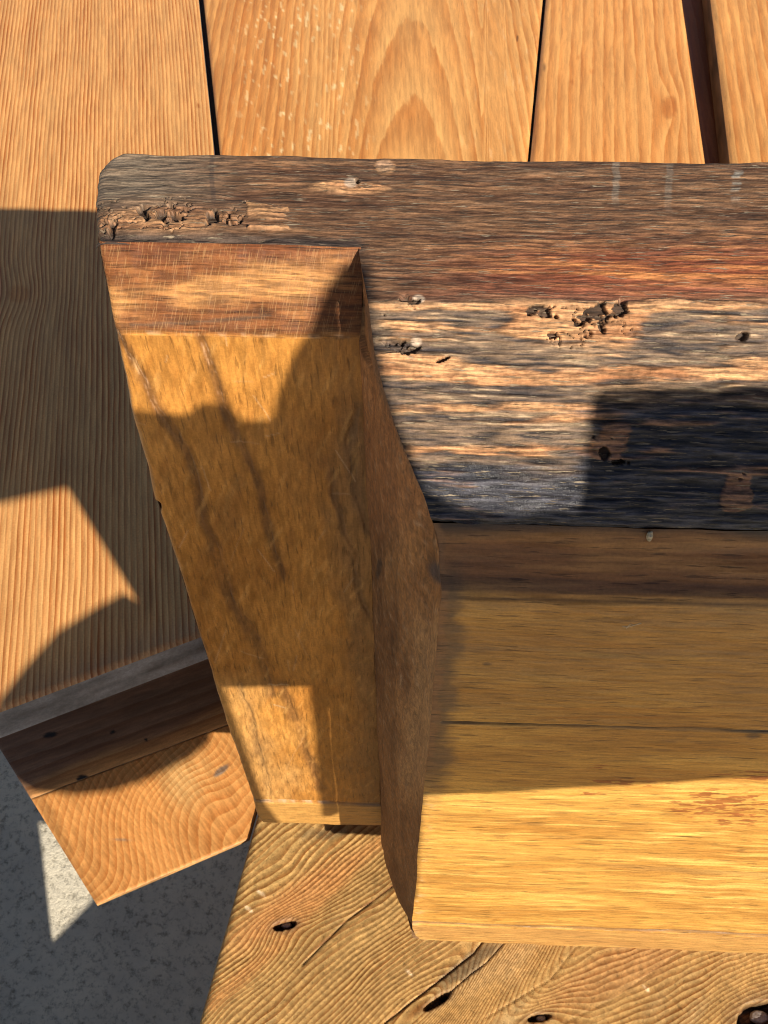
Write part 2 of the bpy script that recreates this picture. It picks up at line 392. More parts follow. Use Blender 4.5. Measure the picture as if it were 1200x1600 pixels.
o = board('cross_rail', [L2(tA, tB), R_(tA, tB), cBR+off, cBL+off], ZC-.004, .04, fig_m, tone_rail, lambda al, ac, px, py: ac/.06+.3*fbm(al, ac*3, 64, 2), (mB-mA), .008, edge_tone=(.4, .25, .12), edge_r=.005)
tag(o, 'dark brown low rail with nail holes below the end of the ridged board', 'rail')

# ------------------------------------------------------------------ knotty plank the block stands on
ZP = 3.52
KN = [(445, 1445, 19, 7, -14), (684, 1564, 24, 6, -33), (842, 1590, 19, 6.5, -12), (1184, 1586, 34, 21, -20)]
def grain_plank(al, ac, px, py):
    # photo-space flow: lines rise to the right on the left, flatten into waves to the right
    u = px*.62+py*.80
    r = u/8.2
    bend = ss(690, 900, px+ (py-1500)*.9)
    r = r*(1-bend)+bend*((px*.42+py*.9)/10.)
    r = r+5.5*fbm(al*.8, ac*1.6, 71, 3)+1.4*fbm(al*3, ac*7, 72, 3)
    for x, y, rx, ry, a in KN:
        e = ell(px, py, x, y, rx*2.8, ry*4.2, a); r = r+3.6*np.exp(-e*e)
    e = ell(px, py, 470, 1395, 130, 42, -35); r = r-2.4*np.exp(-e*e)
    return r
def knots(al, ac, px, py):
    k = 0
    for x, y, rx, ry, a in KN:
        e = ell(px, py, x, y, rx, ry, a)+.35*fbm(al*16, ac*16, 73, 3); k = np.maximum(k, ss(1.12, .75, e))
    return k
def cracks(al, ac, px, py):
    w = 5*fbm(al*4, ac*4, 74, 3)
    c = .6*ss(1.6, .4, pline(px+w, py+w, [(700, 1550), (760, 1505), (820, 1440), (850, 1380)]))
    c = np.maximum(c, ss(1.8, .3, pline(px-w, py+w, [(600, 1600), (650, 1560), (740, 1490), (800, 1410)]))*.8)
    c = np.maximum(c, ss(1.8, .3, pline(px+w, py-w, [(470, 1510), (540, 1440), (620, 1380), (660, 1300)]))*.5)
    c = np.maximum(c, ss(1.8, .3, pline(px+w*1.5, py-w, [(760, 1590), (860, 1530), (900, 1480), (980, 1440)]))*.3)
    c = np.maximum(c, ss(1.5, .3, pline(px+w*1.5, py-w, [(880, 1600), (960, 1560), (1060, 1490)]))*.25)
    return c
def tone_plank(al, ac, px, py):
    n = fbm(al*1.5, ac*3, 75, 4); f = fbm(al*20, ac*20, 76, 3)
    c = np.array([.45, .27, .095])*(1+.35*n+.16*f)[..., None]
    og = ss(1.2, .4, ell(px, py, 455, 1410, 150, 34, -38)+.4*n)
    c = mix(c, np.array([.56, .25, .085]), og*.65)
    og = ss(18, 2, pline(px, py, [(600, 1310), (560, 1340), (430, 1480), (330, 1570)])+14*n)
    c = mix(c, np.array([.55, .25, .08]), og*.5)
    og = ss(1.1, .3, ell(px, py, 960, 1520, 160, 40, -25)+.5*n); c = mix(c, np.array([.48, .24, .09]), og*.5)
    for x, y in ((408, 1396), (388, 1420), (1010, 1545), (640, 1520)): c = mix(c, np.array([.75, .55, .32]), ss(1.2, .6, ell(px, py, x, y, 8, 3, 40)+.9*fbm(al*60, ac*60, 88, 2)))
    pale = ss(.15, .6, fbm(al*2, ac*6, 77, 3)); c = mix(c, np.array([.54, .38, .19]), pale*.5)
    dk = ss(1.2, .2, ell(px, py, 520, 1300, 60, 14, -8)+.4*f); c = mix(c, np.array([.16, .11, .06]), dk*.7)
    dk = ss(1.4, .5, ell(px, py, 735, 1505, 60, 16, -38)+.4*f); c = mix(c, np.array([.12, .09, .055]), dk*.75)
    halo = 0
    for x, y, rx, ry, a in KN: halo = np.maximum(halo, ss(2.0, .9, ell(px, py, x, y, rx, ry*1.3, a)+.4*f))
    c = mix(c, np.array([.20, .12, .06]), halo*.6)
    c = mix(c, mix(np.array([.03, .018, .012]), np.array([.16, .08, .04]), ss(-.1, .4, fbm(al*30, ac*30, 86, 3))), knots(al, ac, px, py))
    return mix(c, np.array([.05, .03, .018]), cracks(al, ac, px, py)*.85)
def disp_plank(al, ac, px, py):
    r = grain_plank(al, ac, px, py); fr = (r+.5*fbm(al*5, ac*10, 78, 2)) % 1.0
    ridge = np.minimum(fr/.75, (1-fr)/.25)
    amp = .35+.65*ss(-.2, .35, fbm(al*1.4, ac*2, 79, 3)+.35*ss(200, 60, pline(px, py, [(340, 1560), (620, 1370)])))
    return .0028*amp*(ridge-.5)+.006*fbm(al*3, ac*3, 80, 3)-.05*knots(al, ac, px, py)*(1+.5*fbm(al*25, ac*25, 87, 2))-.014*cracks(al, ac, px, py)
plank_m = wood_mat('weathered_plank', sa=260, sb=260, streak=.16, pore=.3, pore_a=500, pore_b=500, ring=1.0, ring_tint=(.46, .29, .16), late=.4, rough=.6, bump=.3, ringbump=.1, spec=.25, grit=.5)
kd = (kA-kB)/np.linalg.norm(kA-kB)
qa = kA+kd*.25; qd = kA-kd*1.5
axP = hitZ(600, 1300, ZP)-hitZ(400, 1480, ZP)
o = board('knotty_plank', [qa, np.array([1.7, qa[1]]), np.array([1.7, qd[1]]), qd], ZP, .12, plank_m, tone_plank, grain_plank, axP, .0045, disp_plank, edge_tone=(.22, .13, .06), edge_r=.03)
tag(o, 'rough weathered plank with dark knots that carries the hardwood block', 'plank')

# ------------------------------------------------------------------ the hardwood block
DB, DW, DF, DC = 1.548, 1.303, .876, 1.213      # back, wing top front, body face, wing face
def zat(py, D, px=900): return hitD(px, py, D)[1]
flat_front = hitZ(900, 470, 1.0, True)[1]
bp = [(DW, 1.0), (flat_front, 1.0), (1.145, zat(525, 1.145)), (1.09, zat(598, 1.09)), (1.045, zat(665, 1.045)), (1.005, zat(728, 1.005)), (.972, zat(782, .972)), (.955, zat(812, .955)),
      (.953, zat(822, .953))]
bc = [(.953, zat(822, .953)), (.935, zat(858, .935)), (.905, zat(905, .905)), (.885, zat(928, .885)), (DF, zat(945, DF)), (DF, zat(1000, DF)), (DF, 3.0), (DF+.006, 3.012), (DF-.004, 3.024), (DF-.002, 3.18)]
print('profile', [(round(a, 3), round(b, 3)) for a, b in bp+bc])
# left silhouette of the body in the photograph
sy = [376, 395, 440, 480, 545, 610, 680, 740, 780, 815, 860, 930, 1100, 1250, 1350, 1435, 1452, 1464, 1470]
sx = [560, 560, 567, 575, 584, 600, 624, 648, 664, 676, 685, 689, 675, 661, 651, 645, 645, 652, 660]
def xleft(D, Z):
    x = np.zeros_like(D)
    for _ in range(25):
        X, Y = o2w(x, D); px, py = pix(X, Y, Z); tx = np.interp(py, sy, sx)
        P = -(np.stack([X, Y, -Z], -1) @ MC)[..., 2]
        x = x+(tx-px)/1600*P
    return x
def wob(P):                                  # one gentle unevenness for the whole block, so its parts stay closed
    x, y, z = P[..., 0]/H, P[..., 1]/H, P[..., 2]/H
    o = np.stack([fbm(x*2.2, y*2.2, z*2.2, 3, 100), fbm(x*2.2, y*2.2, z*2.2, 3, 120), fbm(x*2.2, y*2.2, z*2.2, 3, 140)], -1)
    f = np.stack([fbm(x*14, y*14, z*14, 2, 160), fbm(x*14, y*14, z*14, 2, 170), fbm(x*14, y*14, z*14, 2, 180)], -1)
    return P+(o*.0045+f*.0016)*H
XR = 1.35
def sweep(prof, s, xl, xr, step):
    nc = int((xr-np.min(xl))/step); t = np.linspace(0, 1, nc)[None]
    X = xl[:, None]*(1-t)+xr*t; D = np.repeat(prof[:, :1], nc, 1); Z = np.repeat(prof[:, 1:], nc, 1)
    xw, yw = o2w(X, D); px, py = pix(xw, yw, Z)
    return X, D, Z, np.repeat(s[:, None], nc, 1), px, py, W3(xw, yw, Z)

# ---- weathered top
PITS = [(245, 336, 72, 22, 1.15), (172, 352, 18, 15, 1.1), (330, 342, 62, 16, .95), (372, 318, 34, 14, .7), (215, 325, 30, 14, .8), (650, 470, 30, 14, .7), (640, 545, 34, 15, 1.0), (690, 558, 20, 8, .9),
        (895, 508, 66, 40, 1.15), (958, 482, 26, 18, .9), (850, 490, 34, 22, .9), (1160, 524, 13, 8, 1.2), (1125, 522, 14, 4, .8), (600, 492, 30, 5, .6), (940, 705, 22, 26, 1.0), (1150, 748, 22, 12, .6),
        (975, 722, 34, 5, .9), (548, 288, 16, 12, .7), (588, 520, 12, 14, .5), (1150, 725, 10, 10, .6)]
def top_fields(X, D, Z, s, px, py):
    rough_z = ss(455, 485, py+8*fbm(X*4, s*10, 0, 3, 3))               # the sloping, deeply weathered front
    st = fbm(X*4.5, s*110, 0, 5, 5); st2 = fbm(X*15, s*185, 0, 3, 9); lo = fbm(X*2.4, s*12, 0, 4, 12); mid = fbm(X*7, s*40, 0, 4, 15)
    char_shade = ss(.2, .9, ss(595, 665, py+20*mid)*ss(850, 1000, px+50*st+60*mid)+ss(672, 770, py+26*mid+16*st)+.3*mid+.15*st2)  # charred lip, plus the cast shadow on the right painted in darker
    # resinous filler bands
    def band(y, w, x0=0, x1=2000, a=1.0): return a*np.exp(-((py-y+24*lo+5*mid)/w)**2)*ss(x0-30, x0+30, px)*ss(x1+40, x1-40, px)
    fl = band(478, 11, 575, 1300)*.8+band(505, 30, 800, 1010, 1.2)+band(520, 11, 590, 840, .5)+band(583, 14, 590, 1300, 1.1)+band(560, 11, 590, 720, .6)+band(630, 12, 600, 960, .6)+band(655, 8, 780, 960, .8)+band(703, 10, 620, 940, .8)
    fl = fl+band(505, 9, 1050, 1300, .6)+band(535, 9, 1100, 1300, .5)+band(668, 6, 960, 1120, .62)+band(715, 6, 930, 1060, .62)+band(736, 6, 1050, 1210, .55)+1.2*ss(1.2, .6, ell(px, py, 1150, 770, 26, 34, 15))
    fl = fl+1.0*ss(1.3, .6, ell(px, py, 955, 690, 34, 26, -45))
    fill = ss(.30, .75, fl*.95+.65*mid+.5*st2+.3*st+.03)*rough_z
    f2 = .8*ss(.3, .7, ss(.35, .6, ss(380, 388, px)*ss(453, 448, px)*ss(312, 320, py)*ss(362, 357, py)*(.38+1.3*mid+.6*st))+.0)+ss(1.2, .85, ell(px, py, 545, 293, 62, 9, 1)+.2*st)+ss(1.15, .8, ell(px, py, 602, 262, 18, 14)+.3*mid)*.6+ss(1.2, .7, ell(px, py, 255, 345, 110, 22)+.45*mid)*.75
    f2 = np.clip(f2, 0, 1)*(1-rough_z)
    pit = 0; n = fbm(X*28, s*40, 0, 4, 20)+.25*perlin(X*90, s*110, 0, 29)
    for x, y, rx, ry, a in PITS:
        e = ell(px, py, x, y, rx, ry)
        pit = np.maximum(pit, a*ss(.15, .30, n+.34*(1-e)-.10)*ss(1.3, .8, e))
    for x, y, rx, ry in ((178, 352, 6, 4), (250, 338, 8, 7), (228, 340, 4, 7), (640, 548, 16, 5), (940, 512, 5, 10), (1160, 524, 10, 5), (558, 283, 4, 6), (690, 563, 12, 3), (945, 708, 8, 10)):
        pit = np.maximum(pit, 1.3*ss(1.25, .75, ell(px, py, x, y, rx, ry, -20)+.5*fbm(X*30, s*60, 0, 2, 33)))
    # crumbling worm-eaten ground: thin black cracks round small crumbs
    zone = np.maximum(ss(1.2, .7, ell(px, py, 262, 336, 118, 30)+.5*mid), np.maximum(ss(1.2, .7, ell(px, py, 900, 505, 85, 44)+.5*mid), ss(1.2, .7, ell(px, py, 655, 540, 50, 28)+.5*mid)))
    wx, wy = X*34+1.4*perlin(X*44, s*44, 0, 61), s*44+1.4*perlin(X*44, s*44, 0, 62)
    crk = ss(.10, .03, np.abs(perlin(wx, wy, 0, 63)))*zone*ss(-.15, .15, perlin(X*16, s*24, 0, 64))
    pit = np.maximum(pit, crk*.85)
    # long checks in the charred and shade-darkened part
    chk = ss(.40, .62, fbm(X*4.2, s*95, 0, 3, 40))*rough_z*(.35+.65*char_shade)
    return rough_z, st, st2, lo, mid, char_shade, fill, f2, pit, chk
def top_patch(X, D, Z, s, px, py, P, fade):
    rz, st, st2, lo, mid, char_shade, fill, f2, pit, chk = top_fields(X, D, Z, s, px, py)
    a = mix(np.array([.09, .042, .022]), np.array([.25, .132, .066]), np.clip(.42+.7*st+.5*st2+.5*mid+.3*lo, 0, 1))
    a = mix(a, np.array([.34, .21, .115]), ss(.2, .5, st2+.3*mid)*.35)
    a = mix(a, np.array([.045, .028, .022]), np.clip(ss(.05, .5, st2-.3*st+.15)*.55, 0, 1))
    gr = ss(420, 200, px)*ss(350, 290, py); a = mix(a, np.array([.22, .18, .13]), gr*.55)
    a = mix(a, np.array([.30, .31, .27]), ss(.25, .6, ss(9, 1, np.abs(px-962+6*mid)))*ss(330, 300, py)*0.23)
    a = mix(a, np.array([.30, .31, .27]), ss(.25, .6, ss(9, 1, np.abs(px-1045+6*mid)))*ss(340, 300, py)*0.17)
    a = mix(a, np.array([.36, .37, .33]), ss(.25, .6, ss(12, 1, np.abs(px-1152+8*mid)))*ss(330, 290, py)*ss(-.15, .3, st)*.5)
    a = mix(a, np.array([.05, .035, .03]), ss(.25, .6, ss(6, 1, np.abs(px-331+4*mid)))*ss(330, 300, py)*.5)
    red = ss(560, 1000, px+60*lo)*np.exp(-((py-425+16*lo)/42)**2); a = mix(a, mix(np.array([.26, .07, .03]), np.array([.58, .22, .07]), ss(-.25, .45, st+.3*mid)), np.clip(red*.85, 0, 1))
    bnd = np.exp(-((py-455+9*lo)/12)**2)*ss(560, 900, px); a = mix(a, np.array([.28, .10, .055]), bnd*.5)
    # deeply weathered fibres: pale ridges over blue-black furrows
    b = mix(np.array([.065, .045, .036]), np.array([.23, .145, .085]), ss(-.5, .5, .7*st+.8*st2+.35*mid+.25*lo))
    b = mix(b, np.array([.09, .075, .065]), ss(0, .5, lo)*.3)
    b = mix(b, np.array([.46, .34, .21]), ss(.20, .42, st2+.25*st+.1*mid)*.55); b = mix(b, np.array([.022, .018, .02]), ss(.18, .4, -st2-.25*st)*.8)
    b = mix(b, mix(np.array([.016, .017, .024]), np.array([.055, .055, .07]), ss(-.3, .5, st+.4*st2)), char_shade*.97)
    c = mix(a, b, rz)
    fc = mix(np.array([.30, .13, .055]), np.array([.50, .265, .125]), ss(-.4, .4, mid+.5*st2))
    fc = mix(fc, np.array([.16, .085, .065]), char_shade*.72)
    c = mix(c, fc, fill*.92)
    c = mix(c, mix(np.array([.34, .16, .075]), np.array([.52, .28, .13]), ss(-.3, .4, mid)), f2*.7)
    for x, y, rx, ry in ((548, 286, 11, 9), (653, 467, 9, 8), (650, 533, 8, 7), (602, 262, 15, 11)):
        k = ss(1.2, .7, ell(px, py, x, y, rx, ry)+.3*mid); c = mix(c, np.array([.52, .40, .30]), k*(.7 if y != 262 else .2))
    rim = ss(.02, .2, pit)*ss(.5, .25, pit); c = mix(c, c*.72+np.array([.06, .03, .012]), 0*pit); c = mix(c, np.array([.50, .35, .21]), rim*.35*ss(-.1, .2, st2))
    c = mix(c, np.array([.05, .03, .02]), ss(.35, .8, pit))
    c = mix(c, np.array([.015, .013, .015]), chk*.8)
    edge = ss(14, 2, np.abs(py-np.interp(px, [150, 560], [372, 384]))-4)*ss(580, 550, px); c = mix(c, np.array([.035, .03, .028]), edge*.75)
    N_ = normals(P); N_ = np.where((N_[..., 2:] < 0), -N_, N_)
    gran = perlin(X*150, s*170, 0, 51)+.7*perlin(X*70, s*80, 0, 52)
    d = .0035*mid+.0016*st*(1+1.6*rz)+.0011*st2*(1+1.8*rz)+fill*(.003+.0012*gran)+f2*(.0026+.0012*gran)-.013*ss(.15, 1, pit)-.010*chk+.002*rz*lo
    d = d+.004*ss(.1, .5, fbm(X*10, s*22, 0, 3, 44))*np.clip(f2+fill, 0, 1)
    d = d-.010*ss(10, 0, np.abs(py-np.interp(px, [150, 560], [368, 382])))*ss(.0, .4, mid+.2)*ss(575, 560, px)
    P = P+N_*(d*fade*H)[..., None]
    dull = np.clip(.35+.4*fill-.5*char_shade+.2*mid, -.2, 1)
    return dict(P=wob(P), grain=np.stack([X*H, s*H, D*0], -1), tone=c, dull=dull)
hard_top = wood_mat('weathered_hardwood', sa=120, sb=1000, streak=.42, pore=.65, pore_a=130, pore_b=1300, rough=.48, bump=.75, spec=.3, grit=.35, dash=.45)
fade_fn = lambda X, xl: np.clip((X-xl[:, None])/.02, 0, 1)
block = bpy.data.objects.new('hardwood_block', None); COL.objects.link(block)
bx, by = o2w(.3, 1.2); block.location = (bx*H, by*H, (GZ-3.18)*H)
tag(block, 'old hardwood block with blackened weathered top and stepped left end, standing on knotty plank', 'wood block')
BO = tuple(block.location)
pT, sT = resample([(DB+.0, 1.06), (DB+.0, 1.014), (DB-.002, 1.004), (DB-.006, 1.001), (DB-.010, 1.0), (DW, 1.0), (DW-.004, 1.001)], .0019)
# the top's left end with its rounded far corner
ec = [(140, 300), ]
def top_left(D):
    x = np.interp(D, [DW-.01, DW+.05, 1.42, 1.49, 1.512, 1.528, 1.538, 1.545], [-.514, -.524, -.544, -.552, -.551, -.545, -.532, -.505])
    return x
xlT = top_left(pT[:, 0])
X, D, Z, S_, px, py, P = sweep(pT, sT, xlT, XR, .0019)
S_ = S_-sT[-1]
# round the left end over
dl = X-xlT[:, None]; rr = np.clip(1-dl/.02, 0, 1); P[..., 2] -= .012*(1-np.sqrt(1-rr*rr))*H
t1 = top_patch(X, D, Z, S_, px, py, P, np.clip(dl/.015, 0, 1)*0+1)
pB, sB = resample(bp, .0019); xlB = xleft(pB[:, 0], pB[:, 1]); 
X, D, Z, S_, px, py, P = sweep(pB, sB, xlB, XR, .0019)
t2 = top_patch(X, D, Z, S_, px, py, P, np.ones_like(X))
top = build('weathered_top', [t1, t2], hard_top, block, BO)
top['label'] = 'blackened and pitted top'
if True:
    pass
# ---- front panel below the lip
face_m = wood_mat('hardwood_face', sa=65, sb=560, streak=.13, pore=.5, pore_a=75, pore_b=800, rough=.34, bump=.3, spec=.45, grit=.25)
pC, sC = resample(bc, .0027); xlC = xleft(pC[:, 0], pC[:, 1])
X, D, Z, S_, px, py, P = sweep(pC, sC, xlC, XR, .0027)
n = fbm(X*2, S_*9, 0, 4, 201); f = fbm(X*5, S_*60, 0, 4, 205); f2_ = fbm(X*16, S_*160, 0, 3, 209); fig = fbm(X*6+S_*4, S_*26-X*3, 0, 3, 213)
c = mix(np.array([.43, .205, .042]), np.array([.62, .335, .075]), ss(-.5, .5, n+.5*f))
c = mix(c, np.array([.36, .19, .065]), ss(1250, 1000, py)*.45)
c = mix(c, c*np.array([.78, .68, .55]), ss(.0, .6, f+.4*f2_)*.7)
c = mix(c, c*np.array([.72, .6, .48]), ss(.15, .5, fig)*.3)
fd = (S_*26+X*2.2+.5*fbm(X*3, S_*8, 0, 3, 231)); fw_ = np.abs((fd % 1)-.5)*2
c = mix(c, c*np.array([.78, .62, .45]), ss(.55, 1, fw_)*ss(.0, .4, fbm(X*2.5, S_*7, 0, 3, 233)+ss(1320, 1400, py)*ss(900, 700, px)*.5)*.55)
c = mix(c, np.array([.80, .49, .13]), ss(.1, .5, fbm(X*4, S_*45, 0, 4, 235)+.25*ss(900, 1150, px)*ss(60, 10, np.abs(py-1370)))*ss(1200, 1240, py)*.6)  # golden sheen of the sunlit lower front, painted in as paler streaks
c = mix(c, np.array([.26, .125, .035]), ss(.26, .42, fbm(X*14, S_*120, 0, 3, 237))*.55)
c = mix(c, np.array([.30, .16, .05]), ss(5, 1, np.abs(py-(1352+(px-900)*.05)+5*f))*ss(850, 1000, px)*.5)
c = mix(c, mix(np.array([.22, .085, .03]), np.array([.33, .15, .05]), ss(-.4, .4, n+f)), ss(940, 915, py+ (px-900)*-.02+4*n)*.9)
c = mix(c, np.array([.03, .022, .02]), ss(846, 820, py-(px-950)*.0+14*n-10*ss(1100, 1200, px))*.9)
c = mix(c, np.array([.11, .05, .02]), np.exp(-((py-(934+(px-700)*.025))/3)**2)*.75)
c = mix(c, np.array([.40, .30, .12]), ss(.2, .7, fbm(X*3, S_*30, 0, 3, 217))*ss(940, 960, py)*ss(1100, 1000, py)*.3)
c = mix(c, np.array([.03, .017, .01]), ss(3.0, .8, pline(px, py+3*fbm(X*5, 0, 0, 3, 221), [(690, 1128), (840, 1133), (1000, 1139), (1300, 1146)]))*.9)
flk = fbm(X*22, S_*80, 0, 3, 225)
for x, y, rx, ry in ((1130, 1262, 75, 26), (985, 1221, 60, 6), (1180, 1212, 70, 7), (925, 1198, 22, 4), (925, 1240, 18, 4)):
    e = ell(px, py, x, y, rx, ry); c = mix(c, np.array([.26, .075, .02]), ss(.02, .12, flk+.32*(1-e)-.12)*ss(1.5, .9, e)*.85)
for x, y, r in ((762, 1040, 6), (910, 1045, 2), (872, 1078, 2), (685, 1192, 8), (1175, 1150, 10)):
    c = mix(c, np.array([.09, .05, .03]), ss(1.1, .5, ell(px, py, x, y, r*1.5, r*.5))*.7)
gl = ss(50, 0, X*1600/2.2*0+px-np.interp(py, sy, sx)); gn = fbm(X*26, S_*26, 0, 3, 229)
c = mix(c, np.array([.15, .085, .042]), np.clip(ss(48, 22, px-np.interp(py, sy, sx)+22*n+16*gn)*ss(850, 930, py)*ss(1290, 1180, py)*.85, 0, 1))
c = mix(c, np.array([.55, .42, .25]), np.clip(ss(30, 6, px-np.interp(py, sy, sx)+14*gn)*ss(.1, .5, gn)*ss(1180, 1260, py)*.5, 0, 1))
ed_ = px-np.interp(py, sy, sx)
c = mix(c, np.array([.25, .12, .05]), np.clip(ss(17, 5, ed_+14*gn)*ss(1240, 1150, py), 0, 1)*.8)
c = mix(c, np.array([.16, .08, .03]), ss(5.5, 1.2, np.abs(Z-3.012)*500)*.8)
c = mix(c, np.array([.42, .23, .085]), ss(3.02, 3.03, Z)*.5)
N_ = normals(P); N_ = np.where(((N_[..., :2]@E2)[..., None] > 0), -N_, N_)
d = .004*n+.0014*f+.0008*f2_+.003*gn*gl-.004*ss(2.5, .4, pline(px, py, [(690, 1128), (840, 1133), (1000, 1139), (1300, 1146)]))
ft = np.clip((S_)/.012, 0, 1)
P = P+N_*(d*ft*H)[..., None]
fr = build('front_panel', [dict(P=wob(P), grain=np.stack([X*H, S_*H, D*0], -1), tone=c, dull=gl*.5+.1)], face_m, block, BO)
fr['label'] = 'smooth golden brown front below the black lip'

# ---- recessed panel at the left (wing): worn bevel, face, foot strip
wp = [(DW+.0, 1.0), (DW-.006, 1.004), (1.26, 1.052), (DC+.004, 1.098), (DC, 1.112), (DC, 2.99), (DC+.006, 3.0), (DC-.004, 3.012), (DC-.004, 3.168), (DC+.004, 3.18)]
pW, sW = resample(wp, .0036)
wsy = [372, 400, 515, 640, 780, 905, 1060, 1160, 1250, 1275, 1290, 1300]
wsx = [150, 153, 178, 204, 240, 282, 331, 364, 395, 401, 412, 425]
def xside(D, Z):
    x = np.full_like(D, -.45)
    for _ in range(25):
        X, Y = o2w(x, D); px, py = pix(X, Y, Z); tx = np.interp(py, wsy, wsx)
        Pz = -(np.stack([X, Y, -Z], -1) @ MC)[..., 2]; x = x+(tx-px)/1600*Pz
    return x
xlW = xside(pW[:, 0], pW[:, 1])
def x_in(Z): return np.interp(Z, [1.0, 1.12, 2.0, 3.18], [-.103, -.097, -.09, -.087])
nc = 170; tt = np.linspace(0, 1, nc)[None]
X = xlW[:, None]*(1-tt)+(x_in(pW[:, 1])+.004)[:, None]*tt
D = np.repeat(pW[:, :1], nc, 1); Z = np.repeat(pW[:, 1:], nc, 1); S_ = np.repeat(sW[:, None], nc, 1)
dl = X-xlW[:, None]; rr = np.clip(1-dl/.012, 0, 1); D = D+.012*(1-np.sqrt(1-rr*rr))
xw, yw = o2w(X, D); px, py = pix(xw, yw, Z); P = W3(xw, yw, Z)
n = fbm(X*5, Z*3, 0, 4, 301); m_ = fbm(X*16, Z*7, 0, 4, 305); f = fbm(X*60, Z*9, 0, 3, 309); fz = fbm(X*40, Z*40, 0, 3, 313)
c = mix(np.array([.33, .135, .026]), np.array([.50, .225, .048]), ss(-.8, .8, n+.2*m_))
c = mix(c, c*np.array([.75, .66, .55]), ss(0, .6, .5*m_+.7*f)*.5)
VE = [([(190, 520), (225, 590), (250, 640), (290, 700), (310, 760), (330, 860)], 4), ([(312, 520), (332, 580), (350, 640), (372, 690), (400, 740), (412, 800), (440, 900)], 4), ([(560, 640), (545, 700), (565, 800), (590, 860)], 5),
      ([(330, 860), (360, 940), (400, 1000), (420, 1080)], 5), ([(440, 1070), (470, 1150), (500, 1230)], 4), ([(375, 1070), (400, 1150), (420, 1240)], 3), ([(515, 740), (540, 850), (575, 960)], 3)]
for pts, w in VE:
    dd = pline(px+9*m_+4*f, py+5*m_, pts); br = ss(-.1, .35, fz+.4*n); w = w*1.2
    c = mix(c, np.array([.15, .065, .02]), ss(w*3.0, w*.3, dd+3*fz)*.85*ss(-.8, .0, m_))
    c = mix(c, np.array([.60, .36, .21]), ss(w*.5, w*.05, np.abs(dd-w*.5)+1.5*fz)*br*ss(700, 560, py)*.6)
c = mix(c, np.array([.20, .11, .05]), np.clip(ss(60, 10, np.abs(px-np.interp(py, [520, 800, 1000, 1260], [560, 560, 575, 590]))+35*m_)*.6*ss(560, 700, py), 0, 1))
c = mix(c, np.array([.27, .15, .06]), ss(.1, .6, fbm(X*7, Z*2, 0, 3, 317))*ss(640, 760, py)*.2)
c = mix(c, np.array([.62, .36, .13]), np.clip(ss(120, 20, px-np.interp(py, wsy, wsx)+60*m_)*ss(1040, 1080, py)*.4, 0, 1))  # sunlit patch near the foot, brightened in the colour towards the left edge
fib = fbm((X*.94+S_*.34)*70, (S_*.94-X*.34)*12, 0, 3, 341)
c = mix(c, c*np.array([.66, .55, .45]), ss(.12, .42, fib)*.35); c = mix(c, np.array([.62, .33, .10]), ss(.2, .5, -fib)*.3)
c = mix(c, np.array([.14, .06, .025]), ss(.22, .5, fbm((X*.96+S_*.25)*14, (S_*.96-X*.25)*2.2, 0, 4, 343))*.22)
for i_ in range(46):
    x0, y0 = rng.uniform(170, 560), rng.uniform(400, 1240); an = math.radians(rng.choice([70, 100, 5, 130])+rng.normal()*14); ln = rng.uniform(12, 60)
    c = mix(c, np.array([.55, .36, .20]), ss(1.5, .3, pline(px+2*m_, py, [(x0, y0), (x0+ln*math.cos(an), y0+ln*math.sin(an))]))*rng.uniform(.15, .45))
# bevel
bev = ss(524, 512, py-(px-170)*.018+5*m_)
bc_ = mix(np.array([.17, .058, .016]), np.array([.38, .175, .055]), ss(-.3, .45, fbm(X*9, S_*22, 0, 4, 321)+.5*np.exp(-((py-455+.08*(px-350))/26)**2)-.2))
bc_ = mix(bc_, bc_*.55, ss(.15, .4, fbm(X*14, S_*120, 0, 3, 323))*.7)
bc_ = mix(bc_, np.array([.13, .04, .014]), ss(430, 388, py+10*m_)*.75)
bc_ = mix(bc_, np.array([.08, .05, .03]), ss(4, 1, pline(px, py+3*m_, [(205, 508), (300, 503), (420, 492)]))*.7+ss(3, 1, pline(px, py+4*m_, [(240, 468), (330, 455), (420, 448)]))*.35)
c = mix(c, bc_, bev)
c = mix(c, np.array([.56, .38, .24]), ss(5, 1, np.abs(py-(518+(px-170)*.018)+3*m_))*ss(-.1, .4, fz)*.35)
c = mix(c, np.array([.55, .36, .22]), ss(5, 1, px-np.interp(py, wsy, wsx)+3*m_)*ss(-.2, .2, fz)*.6)
c = mix(c, np.array([.06, .035, .02]), ss(1.2, .7, ell(px, py, 245, 790, 6, 8)+.2*fz)*.95)
c = mix(c, np.array([.50, .27, .075]), ss(3.004, 3.014, Z)*.8)
c = mix(c, np.array([.50, .36, .24]), ss(.012, .004, np.abs(Z-3.0))*ss(-.3, .2, fz)*.6*ss(520, 500, px))
N_ = normals(P); N_ = np.where(((N_[..., :2]@E2)[..., None] > 0), -N_, N_)
vg = 0
for pts, w in VE: vg = np.maximum(vg, ss(w*1.5, w*.2, pline(px+14*m_+7*f, py+5*m_, pts)))
d = .004*n+.0018*m_+.0008*f-.0022*vg-.012*ss(1.2, .5, ell(px, py, 245, 790, 6, 8))
P = P+N_*(d*np.clip(S_/.012, 0, 1)*H)[..., None]
wing_m = wood_mat('recessed_hardwood', sa=520, sb=75, streak=.17, pore=.35, pore_a=700, pore_b=80, rough=.40, bump=.28, spec=.3, grit=.25, hatch=.0)
bevel_m = wood_mat('bevel_hardwood', sa=70, sb=800, streak=.3, pore=.4, rough=.45, bump=.4, spec=.3, grit=.4, hatch=.26)
gr = np.stack([X*H, S_*H, D*0], -1)
ib = int(np.argmin(np.abs(pW[:, 1]-1.106)))+1
Pw = wob(P)
